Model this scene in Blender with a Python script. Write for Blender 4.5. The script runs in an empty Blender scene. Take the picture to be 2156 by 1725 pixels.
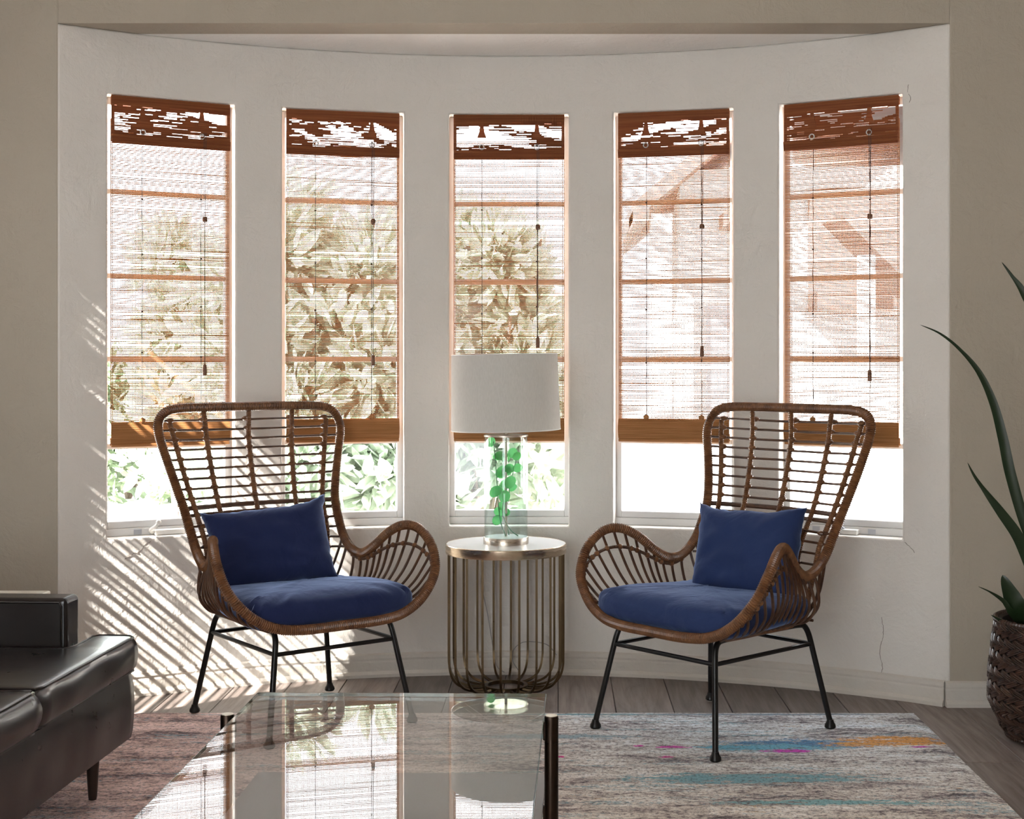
import bpy, bmesh, math, random
from mathutils import Vector, Matrix, noise
import numpy as np
random.seed(7)
PI = math.pi
SC = bpy.context.scene
COL = SC.collection

# ------------------------------------------------------------------ camera
cam_d = bpy.data.cameras.new('camera')
cam = bpy.data.objects.new('camera', cam_d); COL.objects.link(cam)
cam.location = (0, 0, 1.2); cam.rotation_euler = (PI/2, 0, 0)
cam_d.sensor_width = 36; cam_d.lens = 36*2950/2156
cam_d.shift_x = (1078-1175)/2156; cam_d.shift_y = (765-862.5)/2156
cam_d.clip_start = 0.05
SC.camera = cam
# ------------------------------------------------------------------ world, sun, exposure
w = bpy.data.worlds.new('sky'); SC.world = w; w.use_nodes = True
bgn = w.node_tree.nodes['Background']
bgn.inputs[0].default_value = (0.90, 0.955, 1.0, 1); bgn.inputs[1].default_value = 4.0
sd = bpy.data.lights.new('sun', 'SUN'); sun = bpy.data.objects.new('sun', sd); COL.objects.link(sun)
SUN_D = Vector((.69, .60, -.72)).normalized()
sun.rotation_euler = SUN_D.to_track_quat('-Z', 'Y').to_euler()
sun.location = (-6, -4, 7)
sd.energy = 34.0; sd.angle = math.radians(.6); sd.color = (1, .95, .88)
SC.view_settings.view_transform = 'Standard'
try: SC.view_settings.look = 'None'
except Exception: pass
SC.view_settings.gamma = 1; SC.view_settings.use_curve_mapping = False
SC.view_settings.exposure = 1.42

# ------------------------------------------------------------------ helpers
def mat(name, col=(.5, .5, .5), rough=.6, metal=0, spec=.5, sheen=0, coat=0):
    m = bpy.data.materials.new(name); m.use_nodes = True
    b = m.node_tree.nodes['Principled BSDF']
    b.inputs['Base Color'].default_value = (*col, 1); b.inputs['Roughness'].default_value = rough
    b.inputs['Metallic'].default_value = metal; b.inputs['Specular IOR Level'].default_value = spec
    b.inputs['Sheen Weight'].default_value = sheen; b.inputs['Coat Weight'].default_value = coat
    return m
def N(m, t, **k):
    n = m.node_tree.nodes.new(t)
    for a, v in k.items():
        if a in n.inputs: n.inputs[a].default_value = v
        else: setattr(n, a, v)
    return n
def L(m, a, b): m.node_tree.links.new(a, b)
def bsdf(m): return m.node_tree.nodes['Principled BSDF']
def coords(m, scale=(1, 1, 1), kind='Object', loc=(0, 0, 0)):
    t = N(m, 'ShaderNodeTexCoord'); mp = N(m, 'ShaderNodeMapping')
    mp.inputs['Scale'].default_value = scale; mp.inputs['Location'].default_value = loc
    L(m, t.outputs[kind], mp.inputs[0]); return mp.outputs[0]
def noi(m, vec, scale=5, detail=4, rough=.5, dist=0):
    n = N(m, 'ShaderNodeTexNoise'); n.inputs['Scale'].default_value = scale; n.inputs['Detail'].default_value = detail
    n.inputs['Roughness'].default_value = rough; n.inputs['Distortion'].default_value = dist
    L(m, vec, n.inputs['Vector']); return n.outputs['Fac']
def ramp(m, fac, stops):
    r = N(m, 'ShaderNodeValToRGB'); e = r.color_ramp.elements
    while len(e) < len(stops): e.new(.5)
    for i, (p, c) in enumerate(stops):
        e[i].position = p; e[i].color = (*c, 1) if len(c) == 3 else c
    L(m, fac, r.inputs[0]); return r.outputs[0]
def mixc(m, fac, a, b, bt='MIX'):
    n = N(m, 'ShaderNodeMix', data_type='RGBA', blend_type=bt)
    for s, v in ((0, fac), (6, a), (7, b)):
        if hasattr(v, 'is_linked') or hasattr(v, 'links'): L(m, v, n.inputs[s])
        else: n.inputs[s].default_value = v if s == 0 else (*v, 1)
    return n.outputs[2]
def mth(m, op, a, b=0.0, c=None):
    n = N(m, 'ShaderNodeMath', operation=op)
    for i, v in enumerate((a, b) if c is None else (a, b, c)):
        if hasattr(v, 'links'): L(m, v, n.inputs[i])
        else: n.inputs[i].default_value = v
    return n.outputs[0]
def bump(m, h, strength=.3, dist=.01):
    b = N(m, 'ShaderNodeBump'); b.inputs['Strength'].default_value = strength; b.inputs['Distance'].default_value = dist
    L(m, h, b.inputs['Height']); L(m, b.outputs[0], bsdf(m).inputs['Normal'])

class MB:
    """vertex / face collector"""
    def __init__(s): s.v = []; s.f = []
    def add(s, vs, fs):
        o = len(s.v); s.v += [tuple(p) for p in vs]; s.f += [tuple(i+o for i in f) for f in fs]
    def box(s, lo, hi, M=None):
        x0, y0, z0 = lo; x1, y1, z1 = hi
        vs = [Vector(p) for p in ((x0,y0,z0),(x1,y0,z0),(x1,y1,z0),(x0,y1,z0),(x0,y0,z1),(x1,y0,z1),(x1,y1,z1),(x0,y1,z1))]
        if M is not None: vs = [M @ p for p in vs]
        s.add(vs, [(0,3,2,1),(4,5,6,7),(0,1,5,4),(1,2,6,5),(2,3,7,6),(3,0,4,7)])
    def tube(s, pts, r, n=8, closed=False, cap=True, flat=None, phase=0):
        """r: number, list or function of index; flat=(a,b) rectangular-ish section scale"""
        P = [Vector(p) for p in pts]; m = len(P)
        T = []
        for i in range(m):
            a = P[(i-1) % m] if (closed or i > 0) else P[i]
            b = P[(i+1) % m] if (closed or i < m-1) else P[i]
            t = (b-a)
            T.append(t.normalized() if t.length > 1e-9 else Vector((0, 0, 1)))
        up = Vector((0, 0, 1)) if abs(T[0].z) < .9 else Vector((0, 1, 0))
        nrm = (up - T[0]*up.dot(T[0])).normalized(); vs = []
        for i in range(m):
            if i > 0:
                q = T[i-1].rotation_difference(T[i]); nrm = q @ nrm
                nrm = (nrm - T[i]*nrm.dot(T[i])).normalized()
            bn = T[i].cross(nrm)
            ri = r(i) if callable(r) else (r[i] if isinstance(r, (list, tuple)) else r)
            for k in range(n):
                a = 2*PI*k/n + phase
                ca, sa = math.cos(a), math.sin(a)
                if flat: ca *= flat[0]; sa *= flat[1]
                vs.append(P[i] + (nrm*ca + bn*sa)*ri)
        fs = []
        for i in range(m if closed else m-1):
            j = (i+1) % m
            for k in range(n):
                l = (k+1) % n; fs.append((i*n+k, i*n+l, j*n+l, j*n+k))
        if cap and not closed: fs += [tuple(range(n-1, -1, -1)), tuple((m-1)*n+k for k in range(n))]
        s.add(vs, fs)
    def lathe(s, prof, c=(0, 0, 0), n=32, M=None):
        vs = []; fs = []; m = len(prof)
        for r, z in prof:
            for k in range(n):
                a = 2*PI*k/n; p = Vector((c[0]+r*math.cos(a), c[1]+r*math.sin(a), c[2]+z))
                vs.append(M @ p if M is not None else p)
        for i in range(m-1):
            for k in range(n):
                l = (k+1) % n; fs.append((i*n+k, i*n+l, (i+1)*n+l, (i+1)*n+k))
        fs += [tuple(range(n-1, -1, -1)), tuple((m-1)*n+k for k in range(n))]
        s.add(vs, fs)
    def prism(s, poly, z0, z1):
        n = len(poly)
        s.add([(x, y, z0) for x, y in poly] + [(x, y, z1) for x, y in poly],
              [tuple(range(n-1, -1, -1)), tuple(range(n, 2*n))] + [(i, (i+1) % n, n+(i+1) % n, n+i) for i in range(n)])
    def ball(s, c, r, n=8, m=5):
        rx, ry, rz = r if isinstance(r, tuple) else (r, r, r)
        vs = [(c[0], c[1], c[2]-rz)]
        for j in range(1, m):
            t = -PI/2 + PI*j/m
            for k in range(n):
                a = 2*PI*k/n
                vs.append((c[0]+rx*math.cos(t)*math.cos(a), c[1]+ry*math.cos(t)*math.sin(a), c[2]+rz*math.sin(t)))
        vs.append((c[0], c[1], c[2]+rz)); fs = []
        for k in range(n):
            l = (k+1) % n
            fs.append((0, 1+l, 1+k)); fs.append((len(vs)-1, 1+(m-2)*n+k, 1+(m-2)*n+l))
            for j in range(m-2): fs.append((1+j*n+k, 1+j*n+l, 1+(j+1)*n+l, 1+(j+1)*n+k))
        s.add(vs, fs)
    def mesh(s, name, m, smooth=False):
        me = bpy.data.meshes.new(name); me.from_pydata(s.v, [], s.f)
        me.materials.append(m)
        if smooth: me.polygons.foreach_set('use_smooth', [True]*len(me.polygons))
        me.update(); return me
    def build(s, name, m, parent=None, smooth=False, bevel=0, seg=2, **k):
        me = s.mesh(name, m, smooth); o = bpy.data.objects.new(name, me); COL.objects.link(o)
        if bevel:
            b = o.modifiers.new('bevel', 'BEVEL'); b.width = bevel; b.segments = seg; b.limit_method = 'ANGLE'; b.angle_limit = math.radians(40)
        if smooth:
            try: me.set_sharp_from_angle(angle=math.radians(42))
            except Exception: pass
        if parent: o.parent = parent
        for a, v in k.items(): o[a] = v
        return o
def empty(name, loc=(0, 0, 0), rz=0, label=None, category=None, group=None, kind=None, parent=None):
    o = bpy.data.objects.new(name, None); COL.objects.link(o); o.location = loc; o.rotation_euler = (0, 0, rz)
    o.empty_display_size = .1
    if label: o['label'] = label
    if category: o['category'] = category
    if group: o['group'] = group
    if kind: o['kind'] = kind
    if parent: o.parent = parent
    return o
def copy_tree(o, parent=None):
    c = o.copy(); COL.objects.link(c); c.parent = parent
    for ch in o.children: copy_tree(ch, c)
    return c
def catmull(P, n=10, closed=False):
    P = [Vector(p) for p in P]; out = []; m = len(P)
    for i in range(m if closed else m-1):
        if closed: a, b, c, d = P[(i-1) % m], P[i], P[(i+1) % m], P[(i+2) % m]
        else: a, b, c, d = P[max(i-1, 0)], P[i], P[i+1], P[min(i+2, m-1)]
        for k in range(n):
            t = k/n
            out.append(.5*((2*b)+(c-a)*t+(2*a-5*b+4*c-d)*t*t+(3*b-a-3*c+d)*t**3))
    if not closed: out.append(P[-1])
    return out
def resample(P, step, closed=False):
    Q = P+[P[0]] if closed else P
    d = [0]
    for i in range(1, len(Q)): d.append(d[-1]+(Q[i]-Q[i-1]).length)
    n = max(2, int(d[-1]/step)); out = []; j = 0
    for i in range(n if closed else n+1):
        t = d[-1]*i/n
        while j < len(d)-2 and d[j+1] < t: j += 1
        u = (t-d[j])/max(1e-9, d[j+1]-d[j]); out.append(Q[j].lerp(Q[j+1], u))
    return out
def nz(x, y=0, z=0): return noise.noise(Vector((x, y, z)))
def px(x, y, Y):   # pixel of the photograph at depth Y -> world (used while laying the plan out)
    return Vector(((x-1175)*Y/2950, Y, 1.2-(y-765)*Y/2950))

# ------------------------------------------------------------------ materials
def plaster(name, c1, c2):
    m = mat(name, c1, .85, spec=.25)
    v = coords(m)
    f = noi(m, v, 1.6, 6, .6)
    L(m, mixc(m, f, c1, c2), bsdf(m).inputs['Base Color'])
    a = noi(m, v, 9, 6, .62, .4); b = noi(m, v, 70, 3, .6)
    mp = coords(m, (14, 14, 1.2)); s = noi(m, mp, 1, 4, .7, .6)
    h = mth(m, 'ADD', mth(m, 'MULTIPLY', a, 1.0), mth(m, 'MULTIPLY', b, .10))
    h = mth(m, 'ADD', h, mth(m, 'MULTIPLY', s, .22))
    bump(m, h, .8, .012); return m
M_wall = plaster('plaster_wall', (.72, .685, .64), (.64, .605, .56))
M_wall_shaded = plaster('plaster_room_shaded', (.45, .40, .33), (.38, .335, .27))  # browner room plaster, with the weaker light there darkened into its colour
M_ceil = plaster('plaster_ceiling', (.90, .885, .86), (.86, .845, .82))
M_trim = plaster('painted_trim', (.66, .62, .56), (.50, .46, .41))
M_steel = mat('painted_steel', (.62, .61, .60), .45, spec=.5)
M_steel_dk = mat('grey_steel', (.42, .43, .47), .4, metal=.3)
M_hard = mat('window_hardware', (.78, .76, .72), .4)
def thin_glass(name, ior=1.5, tint=(1, 1, 1), rough=0.0, boost=0):
    m = bpy.data.materials.new(name); m.use_nodes = True; nt = m.node_tree; nt.nodes.clear()
    o = nt.nodes.new('ShaderNodeOutputMaterial'); mx = nt.nodes.new('ShaderNodeMixShader')
    t = nt.nodes.new('ShaderNodeBsdfTransparent'); t.inputs[0].default_value = (*tint, 1)
    g = nt.nodes.new('ShaderNodeBsdfGlossy'); g.inputs['Roughness'].default_value = rough
    f = nt.nodes.new('ShaderNodeFresnel')
    ge = nt.nodes.new('ShaderNodeNewGeometry'); mi = nt.nodes.new('ShaderNodeMix')   # same reflectance on both faces of the thin sheet
    mi.inputs[2].default_value = ior; mi.inputs[3].default_value = 1/ior
    nt.links.new(ge.outputs['Backfacing'], mi.inputs[0]); nt.links.new(mi.outputs[0], f.inputs[0])
    ad = nt.nodes.new('ShaderNodeMath'); ad.operation = 'ADD'; ad.inputs[1].default_value = boost; ad.use_clamp = True
    nt.links.new(f.outputs[0], ad.inputs[0]); nt.links.new(ad.outputs[0], mx.inputs[0])
    nt.links.new(t.outputs[0], mx.inputs[1]); nt.links.new(g.outputs[0], mx.inputs[2]); nt.links.new(mx.outputs[0], o.inputs[0])
    return m
M_pane = thin_glass('window_glass', 1.45)
M_lampglass = thin_glass('lamp_glass', 1.5, (.93, .975, .965))
M_tableglass = thin_glass('table_glass', 1.95, (.95, .965, .955))
M_shelf = mat('mauve_lacquer', (.20, .165, .165), .5)

def reedmat(name, c1, c2, trans=.35):
    m = mat(name, c1, .7, spec=.3)
    v = coords(m, (3, 3, 260)); f = noi(m, v, 1, 3, .6)
    c = ramp(m, f, [(.3, c1), (.7, c2)])
    L(m, c, bsdf(m).inputs['Base Color'])
    nt = m.node_tree; out = [n for n in nt.nodes if n.type == 'OUTPUT_MATERIAL'][0]
    tr = N(m, 'ShaderNodeBsdfTranslucent'); L(m, c, tr.inputs[0])
    mx = N(m, 'ShaderNodeMixShader'); mx.inputs[0].default_value = trans
    L(m, bsdf(m).outputs[0], mx.inputs[1]); L(m, tr.outputs[0], mx.inputs[2]); L(m, mx.outputs[0], out.inputs[0])
    return m
M_reed = reedmat('bamboo_reed', (.34, .15, .06), (.52, .27, .12))
M_reed_dk = reedmat('bamboo_fold', (.22, .06, .022), (.40, .135, .05), .3)
M_cord = mat('blind_cord', (.10, .06, .05), .8)
M_knob = mat('wood_knob', (.16, .07, .035), .5)
M_ring = mat('blind_ring', (.75, .73, .70), .3, metal=.6)

def rattan(name, c1, c2, rough=.42):
    m = mat(name, c1, rough, spec=.5)
    f = noi(m, coords(m), 26, 4, .65)
    L(m, ramp(m, f, [(.3, c1), (.72, c2)]), bsdf(m).inputs['Base Color']); return m
M_wrap = rattan('rattan_wrap', (.085, .032, .012), (.24, .105, .042), .36)
M_rod = rattan('rattan_rod', (.045, .018, .008), (.115, .05, .022), .45)
M_black = mat('black_metal', (.006, .005, .005), .34, metal=0, spec=.35)

def fabric(name, c1, c2, sheen=.5):
    m = mat(name, c1, .85, spec=.15, sheen=sheen)
    bsdf(m).inputs['Sheen Roughness'].default_value = .4
    bsdf(m).inputs['Sheen Tint'].default_value = (.45, .6, 1, 1)
    v = coords(m); f = noi(m, v, 7, 4, .6)
    L(m, mixc(m, f, c1, c2), bsdf(m).inputs['Base Color'])
    h = mth(m, 'ADD', noi(m, v, 9, 3, .5, .8), mth(m, 'MULTIPLY', noi(m, v, 420, 1), .05))
    bump(m, h, .35, .02); return m
M_blue = fabric('navy_velvet', (.011, .017, .058), (.018, .027, .085), .9)
M_blue2 = fabric('blue_velvet', (.018, .032, .095), (.027, .045, .125))

def leather():
    m = mat('dark_leather', (.022, .017, .016), .3, spec=.5, coat=.1)
    v = coords(m); f = noi(m, v, 3.5, 5, .6)
    L(m, ramp(m, f, [(.3, (.004, .0035, .0035)), (.75, (.016, .009, .008))]), bsdf(m).inputs['Base Color'])
    L(m, ramp(m, noi(m, v, 12, 4, .6), [(.3, (.27,)*3), (.8, (.33,)*3)]), bsdf(m).inputs['Roughness'])
    h = noi(m, v, 5, 0, .4)
    bump(m, h, .16, .03); return m
M_leather = leather()
M_walnut = mat('dark_walnut', (.03, .017, .012), .35)

def brass(name, c, rough=.28):
    m = mat(name, c, rough, metal=1)
    f = noi(m, coords(m, (6, 6, 90)), 1, 3, .6)
    L(m, ramp(m, f, [(.3, (rough-.06,)*3), (.7, (rough+.12,)*3)]), bsdf(m).inputs['Roughness']); return m
M_brass = brass('antique_brass', (.10, .068, .038), .33)
M_brass_lt = brass('pale_brass', (.60, .49, .36), .22)
M_nickel = brass('brushed_nickel', (.50, .44, .37), .3)
M_post = brass('bronze_post', (.035, .024, .018), .32)
M_gold = mat('worn_gold_line', (.75, .48, .22), .3, metal=1)
M_marble = mat('white_table_top', (.80, .80, .79), .12, spec=.6)
L(M_marble, mixc(M_marble, noi(M_marble, coords(M_marble), 6, 6, .7, 1.5), (.86, .86, .86), (.72, .73, .74)), bsdf(M_marble).inputs['Base Color'])
def shade_mat():
    m = mat('linen_shade', (.70, .68, .64), .9, spec=.1)
    v = coords(m, (1, 1, 1)); f = noi(m, coords(m, (260, 260, 60)), 1, 2)
    c = mixc(m, f, (.74, .72, .68), (.60, .58, .54)); L(m, c, bsdf(m).inputs['Base Color'])
    nt = m.node_tree; out = [n for n in nt.nodes if n.type == 'OUTPUT_MATERIAL'][0]
    tr = N(m, 'ShaderNodeBsdfTranslucent'); L(m, c, tr.inputs[0])
    mx = N(m, 'ShaderNodeMixShader'); mx.inputs[0].default_value = .22
    L(m, bsdf(m).outputs[0], mx.inputs[1]); L(m, tr.outputs[0], mx.inputs[2]); L(m, mx.outputs[0], out.inputs[0]); return m
M_shade = shade_mat()
def leafmat(name, c1, c2, trans=.4, rough=.4):
    m = mat(name, c1, rough, spec=.4)
    c = mixc(m, noi(m, coords(m), 14, 3), c1, c2); L(m, c, bsdf(m).inputs['Base Color'])
    nt = m.node_tree; out = [n for n in nt.nodes if n.type == 'OUTPUT_MATERIAL'][0]
    tr = N(m, 'ShaderNodeBsdfTranslucent'); L(m, c, tr.inputs[0])
    mx = N(m, 'ShaderNodeMixShader'); mx.inputs[0].default_value = trans
    L(m, bsdf(m).outputs[0], mx.inputs[1]); L(m, tr.outputs[0], mx.inputs[2]); L(m, mx.outputs[0], out.inputs[0]); return m
M_euc = leafmat('eucalyptus_leaf', (.10, .42, .08), (.16, .46, .24), .6)
M_stem = mat('green_stem', (.10, .24, .14), .5)
M_leaf_dark = leafmat('dark_blade', (.008, .018, .007), (.018, .035, .012), .15, .3)
M_bush = leafmat('garden_leaf', (.34, .41, .32), (.52, .58, .49), .55)
M_bush2 = leafmat('pale_garden_leaf', (.16, .22, .14), (.30, .36, .24), .45)
M_bark = mat('bark', (.20, .15, .12), .9)
M_basket = rattan('dark_seagrass', (.012, .006, .005), (.07, .033, .02), .3)
M_basket_in = mat('basket_core', (.02, .012, .01), .9)
M_soil = mat('soil', (.03, .022, .018), .95)

def plankmat():
    m = mat('weathered_oak', (.25, .2, .17), .42, spec=.4)
    oi = N(m, 'ShaderNodeObjectInfo')
    tc = N(m, 'ShaderNodeTexCoord'); mp = N(m, 'ShaderNodeMapping'); mp.inputs['Scale'].default_value = (9, 1.1, 9)
    cb = N(m, 'ShaderNodeCombineXYZ'); L(m, mth(m, 'MULTIPLY', oi.outputs['Random'], 37), cb.inputs[0]); L(m, mth(m, 'MULTIPLY', oi.outputs['Random'], 91), cb.inputs[1])
    L(m, tc.outputs['Object'], mp.inputs[0]); L(m, cb.outputs[0], mp.inputs['Location'])
    g = noi(m, mp.outputs[0], 1.6, 6, .62, 1.8)
    mp2 = N(m, 'ShaderNodeMapping'); mp2.inputs['Scale'].default_value = (60, 3, 60); L(m, tc.outputs['Object'], mp2.inputs[0]); L(m, cb.outputs[0], mp2.inputs['Location'])
    g2 = noi(m, mp2.outputs[0], 1, 4, .6, .5)
    c = ramp(m, g, [(.28, (.095, .07, .058)), (.45, (.18, .14, .12)), (.6, (.28, .23, .20)), (.78, (.38, .32, .29))])
    c = mixc(m, .45, c, ramp(m, g2, [(.3, (.10, .075, .065)), (.7, (.36, .31, .29))]))
    k = mth(m, 'ADD', mth(m, 'MULTIPLY', oi.outputs['Random'], .5), .5)
    cc = N(m, 'ShaderNodeCombineColor')
    for i in range(3): L(m, k, cc.inputs[i])
    L(m, mixc(m, 1.0, c, cc.outputs[0], 'MULTIPLY'), bsdf(m).inputs['Base Color'])
    bump(m, mth(m, 'ADD', mth(m, 'MULTIPLY', g, .5), g2), .25, .004)
    return m
M_plank = plankmat()

def rugmat():
    m = mat('rug_wool', (.5, .45, .42), .95, spec=.1, sheen=.2)
    tc = N(m, 'ShaderNodeTexCoord')
    sp = N(m, 'ShaderNodeSeparateXYZ'); L(m, tc.outputs['Object'], sp.inputs[0])
    X, Y = sp.outputs[0], sp.outputs[1]
    def nn(sx, sy, det=4, rough=.6, off=0, dist=0):
        return noi(m, coords(m, (sx, sy, 1), loc=(off, off*1.7, off)), 1, det, rough, dist)
    band = nn(2.6, 11, 5, .68, 3); band2 = nn(4.5, 26, 5, .7, 9); fine = nn(30, 62, 4, .85, 1); tuft = nn(90, 70, 2, .7, 5)
    b = mth(m, 'ADD', mth(m, 'MULTIPLY', band, .50), mth(m, 'MULTIPLY', fine, .50))
    c = ramp(m, b, [(.39, (.05, .035, .045)), (.435, (.22, .17, .17)), (.475, (.50, .43, .38)), (.53, (.74, .68, .61)), (.62, (.92, .89, .86))])
    # pink left half, cool right half
    lf = N(m, 'ShaderNodeMapRange'); lf.inputs['From Min'].default_value = .1; lf.inputs['From Max'].default_value = -.9; L(m, X, lf.inputs[0])
    c = mixc(m, mth(m, 'MULTIPLY', lf.outputs[0], .62), c, (.95, .60, .60), 'MULTIPLY')
    cf = N(m, 'ShaderNodeMapRange'); cf.inputs['From Min'].default_value = 3.7; cf.inputs['From Max'].default_value = 4.6; L(m, Y, cf.inputs[0])
    cx = N(m, 'ShaderNodeMapRange'); cx.inputs['From Min'].default_value = -.6; cx.inputs['From Max'].default_value = .4; L(m, X, cx.inputs[0])
    c = mixc(m, mth(m, 'MULTIPLY', cf.outputs[0], mth(m, 'MULTIPLY', cx.outputs[0], .8)), c, (.86, 1.0, 1.18), 'MULTIPLY')
    # dark broken threads
    t = mth(m, 'ADD', mth(m, 'MULTIPLY', band2, .5), mth(m, 'MULTIPLY', fine, .5))
    c = mixc(m, ramp(m, t, [(.36, (.8,)*3), (.43, (0,)*3)]), c, (.10, .075, .10))
    # teal broken streaks
    t2 = mth(m, 'ADD', mth(m, 'MULTIPLY', nn(2.1, 20, 4, .65, 21), .62), mth(m, 'MULTIPLY', nn(60, 120, 2, .7, 31), .38))
    c = mixc(m, ramp(m, t2, [(.55, (0,)*3), (.61, (.75,)*3)]), c, (.15, .33, .40))
    t3 = mth(m, 'ADD', mth(m, 'MULTIPLY', nn(3.2, 24, 4, .65, 47), .6), mth(m, 'MULTIPLY', nn(60, 120, 2, .7, 11), .4))
    c = mixc(m, ramp(m, t3, [(.60, (0,)*3), (.65, (.7,)*3)]), c, (.55, .36, .14))
    def patch(cx, cy, rx, ry, col, s):
        nonlocal c
        dx = mth(m, 'DIVIDE', mth(m, 'SUBTRACT', X, cx), rx); dy = mth(m, 'DIVIDE', mth(m, 'SUBTRACT', Y, cy), ry)
        d = mth(m, 'ADD', mth(m, 'MULTIPLY', dx, dx), mth(m, 'MULTIPLY', dy, dy))
        e = mth(m, 'SUBTRACT', mth(m, 'ADD', .85, mth(m, 'MULTIPLY', mth(m, 'SUBTRACT', mth(m, 'ADD', mth(m, 'MULTIPLY', fine, .6), mth(m, 'MULTIPLY', nn(9, 40, 3, .6, s), .4)), .5), 9.0)), d)
        k = N(m, 'ShaderNodeMapRange'); k.inputs['From Min'].default_value = 0; k.inputs['From Max'].default_value = .35; L(m, e, k.inputs[0])
        c = mixc(m, k.outputs[0], c, col)
    patch(.76, 4.38, .26, .060, (.05, .19, .38), 2); patch(.66, 4.345, .24, .038, (.12, .40, .55), 4)
    patch(1.06, 4.42, .18, .060, (.62, .27, .04), 6); patch(.93, 4.38, .12, .028, (.62, .30, .07), 8)
    patch(.70, 4.30, .08, .020, (.60, .03, .48), 10); patch(1.13, 4.35, .05, .010, (.60, .06, .50), 12)
    patch(.36, 4.35, .05, .016, (.62, .03, .40), 14); patch(.25, 4.36, .025, .010, (.60, .02, .35), 15); patch(.33, 4.24, .03, .010, (.62, .02, .28), 16)
    patch(.0, 4.24, .03, .011, (.64, .01, .24), 17)
    patch(.55, 4.02, .40, .055, (.17, .36, .42), 18); patch(.10, 4.76, .35, .02, (.16, .33, .40), 19); patch(.75, 4.76, .45, .022, (.20, .27, .35), 20)
    patch(-.02, 4.47, .30, .03, (.26, .36, .42), 23); patch(.75, 3.80, .3, .025, (.2, .42, .45), 25)
    c = mixc(m, .7, c, ramp(m, tuft, [(.34, (.25, .23, .24)), (.50, (1.15, 1.15, 1.15))]), 'MULTIPLY')
    L(m, c, bsdf(m).inputs['Base Color'])
    bump(m, mth(m, 'ADD', fine, tuft), .9, .006)
    return m
M_rug = rugmat()

# ------------------------------------------------------------------ setting
CX, CY, R = -.19, 2.823, 2.597
YF = 4.902; XL, XR = CX-1.559, CX+1.559
ZB, ZC = 2.39, 2.85
LW, RW, YB = -2.35, 2.7, -1.6
TH = .16; HW = math.radians(5.08)
WT = [math.radians(a) for a in (-28, -14, 0, 14, 28)]
ZS, ZH = .57, 2.165
EA = math.asin(1.559/2.597)
def pol(r, t, z): return (CX+r*math.sin(t), CY+r*math.cos(t), z)

# curved bay wall with five openings
b = MB()
br = [-EA]
for t in WT: br += [t-HW, t+HW]
br.append(EA)
ts = []
for i in range(len(br)-1):
    n = 6
    for k in range(n): ts.append((br[i]+(br[i+1]-br[i])*k/n, i % 2))
tv = [t for t, _ in ts]+[EA]; op = [o for _, o in ts]
zs = [0, .15, .3, .45, ZS, .9, 1.3, 1.7, ZH, 2.28, ZB]
ref = {}
bmw = bmesh.new()
def V(r, i, j):
    k = (r, i, j)
    if k not in ref:
        t = tv[i]; z = zs[j]; wob = 0
        if r == 0 and 0 < j < len(zs)-1 and 0 < i < len(tv)-1: wob = .004*nz(t*9, z*2.2, 3)
        ref[k] = bmw.verts.new(pol(R+wob if r == 0 else R+TH, t, z))
    return ref[k]
def solid(i, j):
    if i < 0 or j < 0 or i >= len(op) or j >= len(zs)-1: return False
    return not (op[i] and zs[j] >= ZS-1e-6 and zs[j+1] <= ZH+1e-6)
for i in range(len(op)):
    for j in range(len(zs)-1):
        if not solid(i, j): continue
        bmw.faces.new((V(0, i, j), V(0, i, j+1), V(0, i+1, j+1), V(0, i+1, j)))
        bmw.faces.new((V(1, i, j), V(1, i+1, j), V(1, i+1, j+1), V(1, i, j+1)))
        for di, dj, e in ((-1, 0, ((i, j), (i, j+1))), (1, 0, ((i+1, j+1), (i+1, j))), (0, -1, ((i+1, j), (i, j))), (0, 1, ((i, j+1), (i+1, j+1)))):
            if not solid(i+di, j+dj):
                (a, c), (d, e2) = e
                bmw.faces.new((V(0, a, c), V(1, a, c), V(1, d, e2), V(0, d, e2)))
bmesh.ops.recalc_face_normals(bmw, faces=bmw.faces[:])
me = bpy.data.meshes.new('wall_bay'); bmw.to_mesh(me); bmw.free(); me.materials.append(M_wall)
for p in me.polygons: p.use_smooth = True
me.set_sharp_from_angle(angle=math.radians(35))
o = bpy.data.objects.new('wall_bay', me); COL.objects.link(o); o['kind'] = 'structure'
bv = o.modifiers.new('bevel', 'BEVEL'); bv.width = .007; bv.segments = 3; bv.limit_method = 'ANGLE'; bv.angle_limit = math.radians(60)

def struct(mb, name, m, **k):
    return mb.build(name, m, kind='structure', **k)
# front wall around the bay opening
b = MB(); b.box((LW-.16, YF, 0), (XL, YF+.16, ZC)); struct(b, 'wall_front_left', M_wall_shaded, bevel=.006)
b = MB(); b.box((XR, YF, 0), (RW+.16, YF+.16, ZC)); struct(b, 'wall_front_right', M_wall_shaded, bevel=.006)
b = MB(); b.box((XL, YF, ZB), (XR, YF+.16, ZC)); struct(b, 'wall_header', M_wall_shaded)
# bay ceiling
b = MB(); poly = [(XL, YF+.161)] + [(CX+(R+.1)*math.sin(t), max(YF+.161, CY+(R+.1)*math.cos(t))) for t in np.linspace(-EA, EA, 40)] + [(XR, YF+.161)]
poly2 = [(XL-.05, YF+.161)] + [(CX+(R+.1)*math.sin(t), CY+(R+.1)*math.cos(t)) for t in np.linspace(-EA+.09, EA-.09, 40)] + [(XR+.05, YF+.161)]
b.prism(poly2[::-1], ZB, ZB+.1); struct(b, 'ceiling_bay', M_ceil)
b = MB(); b.box((LW-.16, YB-.16, ZC), (RW+.16, YF+.16, ZC+.1)); struct(b, 'ceiling', M_ceil)
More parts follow.
